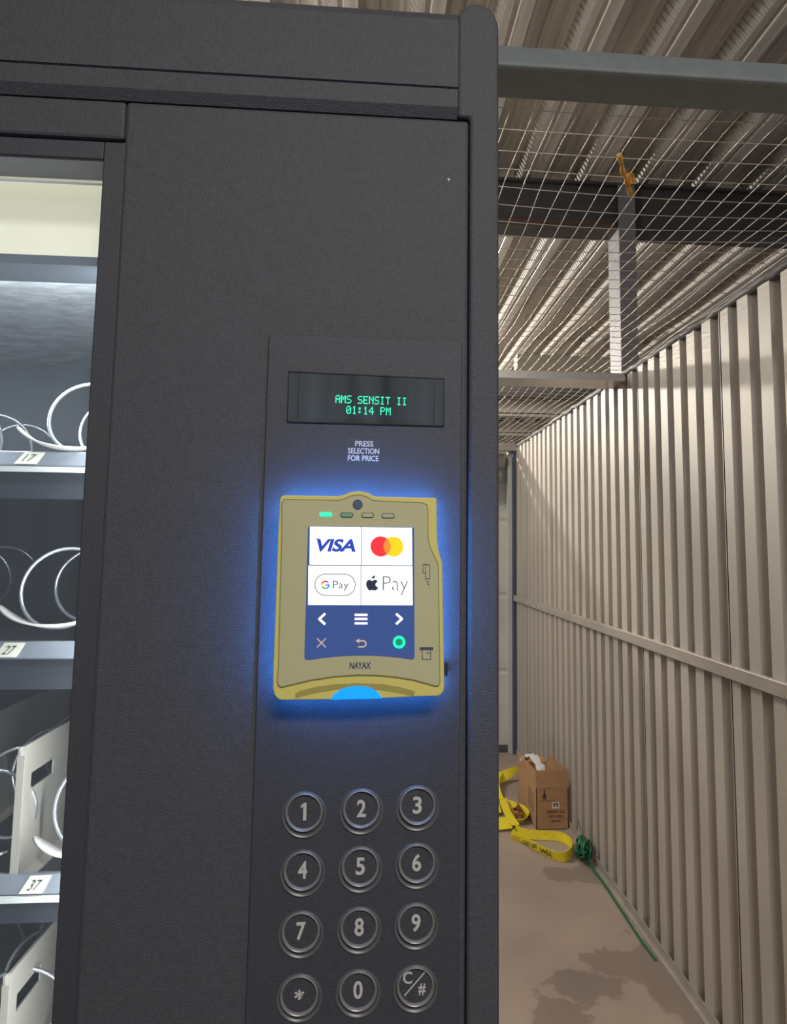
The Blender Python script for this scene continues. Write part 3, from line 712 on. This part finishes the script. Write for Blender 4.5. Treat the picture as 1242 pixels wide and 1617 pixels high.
# yellow ratchet strap
ST = empty('ratchet_strap', 'bright yellow ratchet strap lying looped on the floor before the cardboard box', 'strap', (.85, 3.9, 0))
def strap(P, Wf, name='webbing', n=7):
    C_ = catmull(P, n); Wc = catmull(Wf, n)
    return put(MB().ribbon(C_, Wc, .003).build(name, M['strap'], smooth=False), ST)
wv = (0, 0, .046)
strap([(.762, 3.99, .030), (.80, 3.92, .026), (.855, 3.80, .024), (.91, 3.715, .024), (.955, 3.69, .024), (1.005, 3.745, .024), (1.028, 3.83, .024), (1.022, 3.90, .024), (.99, 3.945, .024), (.90, 3.965, .025), (.82, 3.99, .027), (.795, 4.05, .03)],
      [(.004, -.012, .036), (.004, -.016, .036), (.004, -.018, .038), (0, -.014, .042), (0, -.004, .045), wv, (.004, 0, .045), (.006, .004, .044), (.004, .008, .044), (0, .010, .044), (0, .012, .044), (0, .014, .04)])
# flat lying cross piece with slot: two legs + two bars
strap([(.80, 4.08, .035), (.793, 4.18, .036), (.793, 4.30, .036), (.800, 4.44, .034), (.815, 4.52, .030)], [(.042, 0, .004)]*5)
strap([(.77, 4.40, .030), (.68, 4.38, .028), (.60, 4.36, .01)], [(0, .14, .03)]*3)
strap([(.785, 4.13, .032), (.70, 4.12, .028), (.60, 4.16, .01)], [(0, .07, .035)]*3)
strap([(.795, 4.06, .020), (.76, 4.00, .018), (.775, 3.955, .018), (.80, 3.93, .02)], [(.0, -.03, .028), (.0, -.03, .028), (0, -.02, .03), (0, -.016, .034)])
# loop beside the buckle
strap([(.815, 4.50, .018), (.86, 4.45, .018), (.895, 4.36, .02), (.895, 4.26, .022), (.862, 4.19, .02), (.82, 4.18, .018)], [(.01, .01, .028), (.01, .01, .028), (.02, .008, .034), (.03, -.004, .038), (.02, -.03, .03), (.01, -.02, .03)])
# curl going back and upper piece
strap([(.812, 4.52, .022), (.795, 4.62, .03), (.805, 4.74, .045), (.85, 4.86, .05), (.89, 4.95, .045)], [(.012, 0, .012), (.045, 0, .02), (.05, .01, .03), (.03, .01, .03), (.008, 0, .02)])
strap([(.70, 4.84, .014), (.80, 4.86, .030), (.89, 4.90, .045), (.965, 4.95, .062), (1.0, 4.97, .07)], [(0, .02, .012), (0, .05, .040), (0, .06, .05), (0, .03, .04), (0, .01, .012)])
bk = MB(); bk.tube([(.815, 4.23, .035), (.875, 4.24, .035)], .008, 10); bk.tube([(.818, 4.33, .03), (.872, 4.34, .03)], .007, 10)
bk.box(.818, .823, 4.20, 4.38, .012, .055); bk.box(.866, .871, 4.20, 4.38, .012, .055); bk.tube([(.832, 4.27, .052), (.858, 4.30, .058)], .007, 8)
put(bk.build('ratchet_buckle', M['brass'], smooth=False), ST)
# lettering on the near strand
def on_strand(txt, t0, t1, name):
    # plane through the near strand between two floor points, facing the doorway
    A = Vector((.835, 3.822, 0)); B = Vector((.945, 3.690, 0)); dirv = (B-A)
    q = text_mesh(txt, 0, 1, 0, 1, 0, bold=.03); vs = []
    for v in q.v:
        p = A+dirv*(t0+(t1-t0)*v[0]); vs.append((p.x-.003+.002*0, p.y-.0175+(v[2])*-.0045, .014+v[2]*.022+(.010 if t0 < 0 else 0)))
    m_ = MB(); m_.add(vs, q.f); put(m_.build(name, M['ink']), ST)
on_strand('WLL', .22, .66, 'strap_lettering')
on_strand('1500 LBS', -.42, .12, 'strap_lettering')

# green strapping: tangle and tail
GR = empty('green_strapping', 'shiny dark green plastic strapping tangled at the foot of the ribbed wall, tail trailing', 'strapping', (1.05, 3.7, 0))
g = MB()
for k in range(22):
    c_ = Vector((1.046+random.uniform(-.010, .006), 3.675+random.uniform(-.03, .03), .062+random.uniform(-.018, .018)))
    ax = Vector((random.gauss(0, 1), random.gauss(0, 1), random.gauss(0, .7))).normalized(); uu = ax.orthogonal().normalized(); vv = ax.cross(uu)
    R0 = random.uniform(.030, .043)
    P_ = [c_+uu*R0*math.cos(t*math.pi/10)*(1+.12*math.sin(t))+vv*R0*math.sin(t*math.pi/10) for t in range(21)]
    P_ = [Vector((p.x, p.y, max(p.z, .006))) for p in P_]
    g.ribbon(P_, [ax*.013]*21, .0012)
g.tube([(1.048, 3.675, .04), (1.05, 3.675, .05), (1.052, 3.675, .07)], [.018, .034, .012], 10)
put(g.build('tangle', M['grn'], smooth=True), GR)
P_ = catmull([(1.052, 3.64, .03), (1.062, 3.57, .008), (1.068, 3.45, .004), (1.064, 3.25, .004), (1.060, 3.08, .004), (1.058, 2.93, .004), (1.062, 2.82, .004)], 6)
put(MB().ribbon(P_, [(.011, .003, .001)]*len(P_), .0012).build('tail', M['grn']), GR)
P_ = catmull([(1.050, 3.68, .08), (1.050, 3.74, .12), (1.055, 3.80, .15), (1.070, 3.78, .10), (1.060, 3.71, .07)], 5)
put(MB().tube(P_, .0012, 5).build('loose_strand', M['grn']), GR)
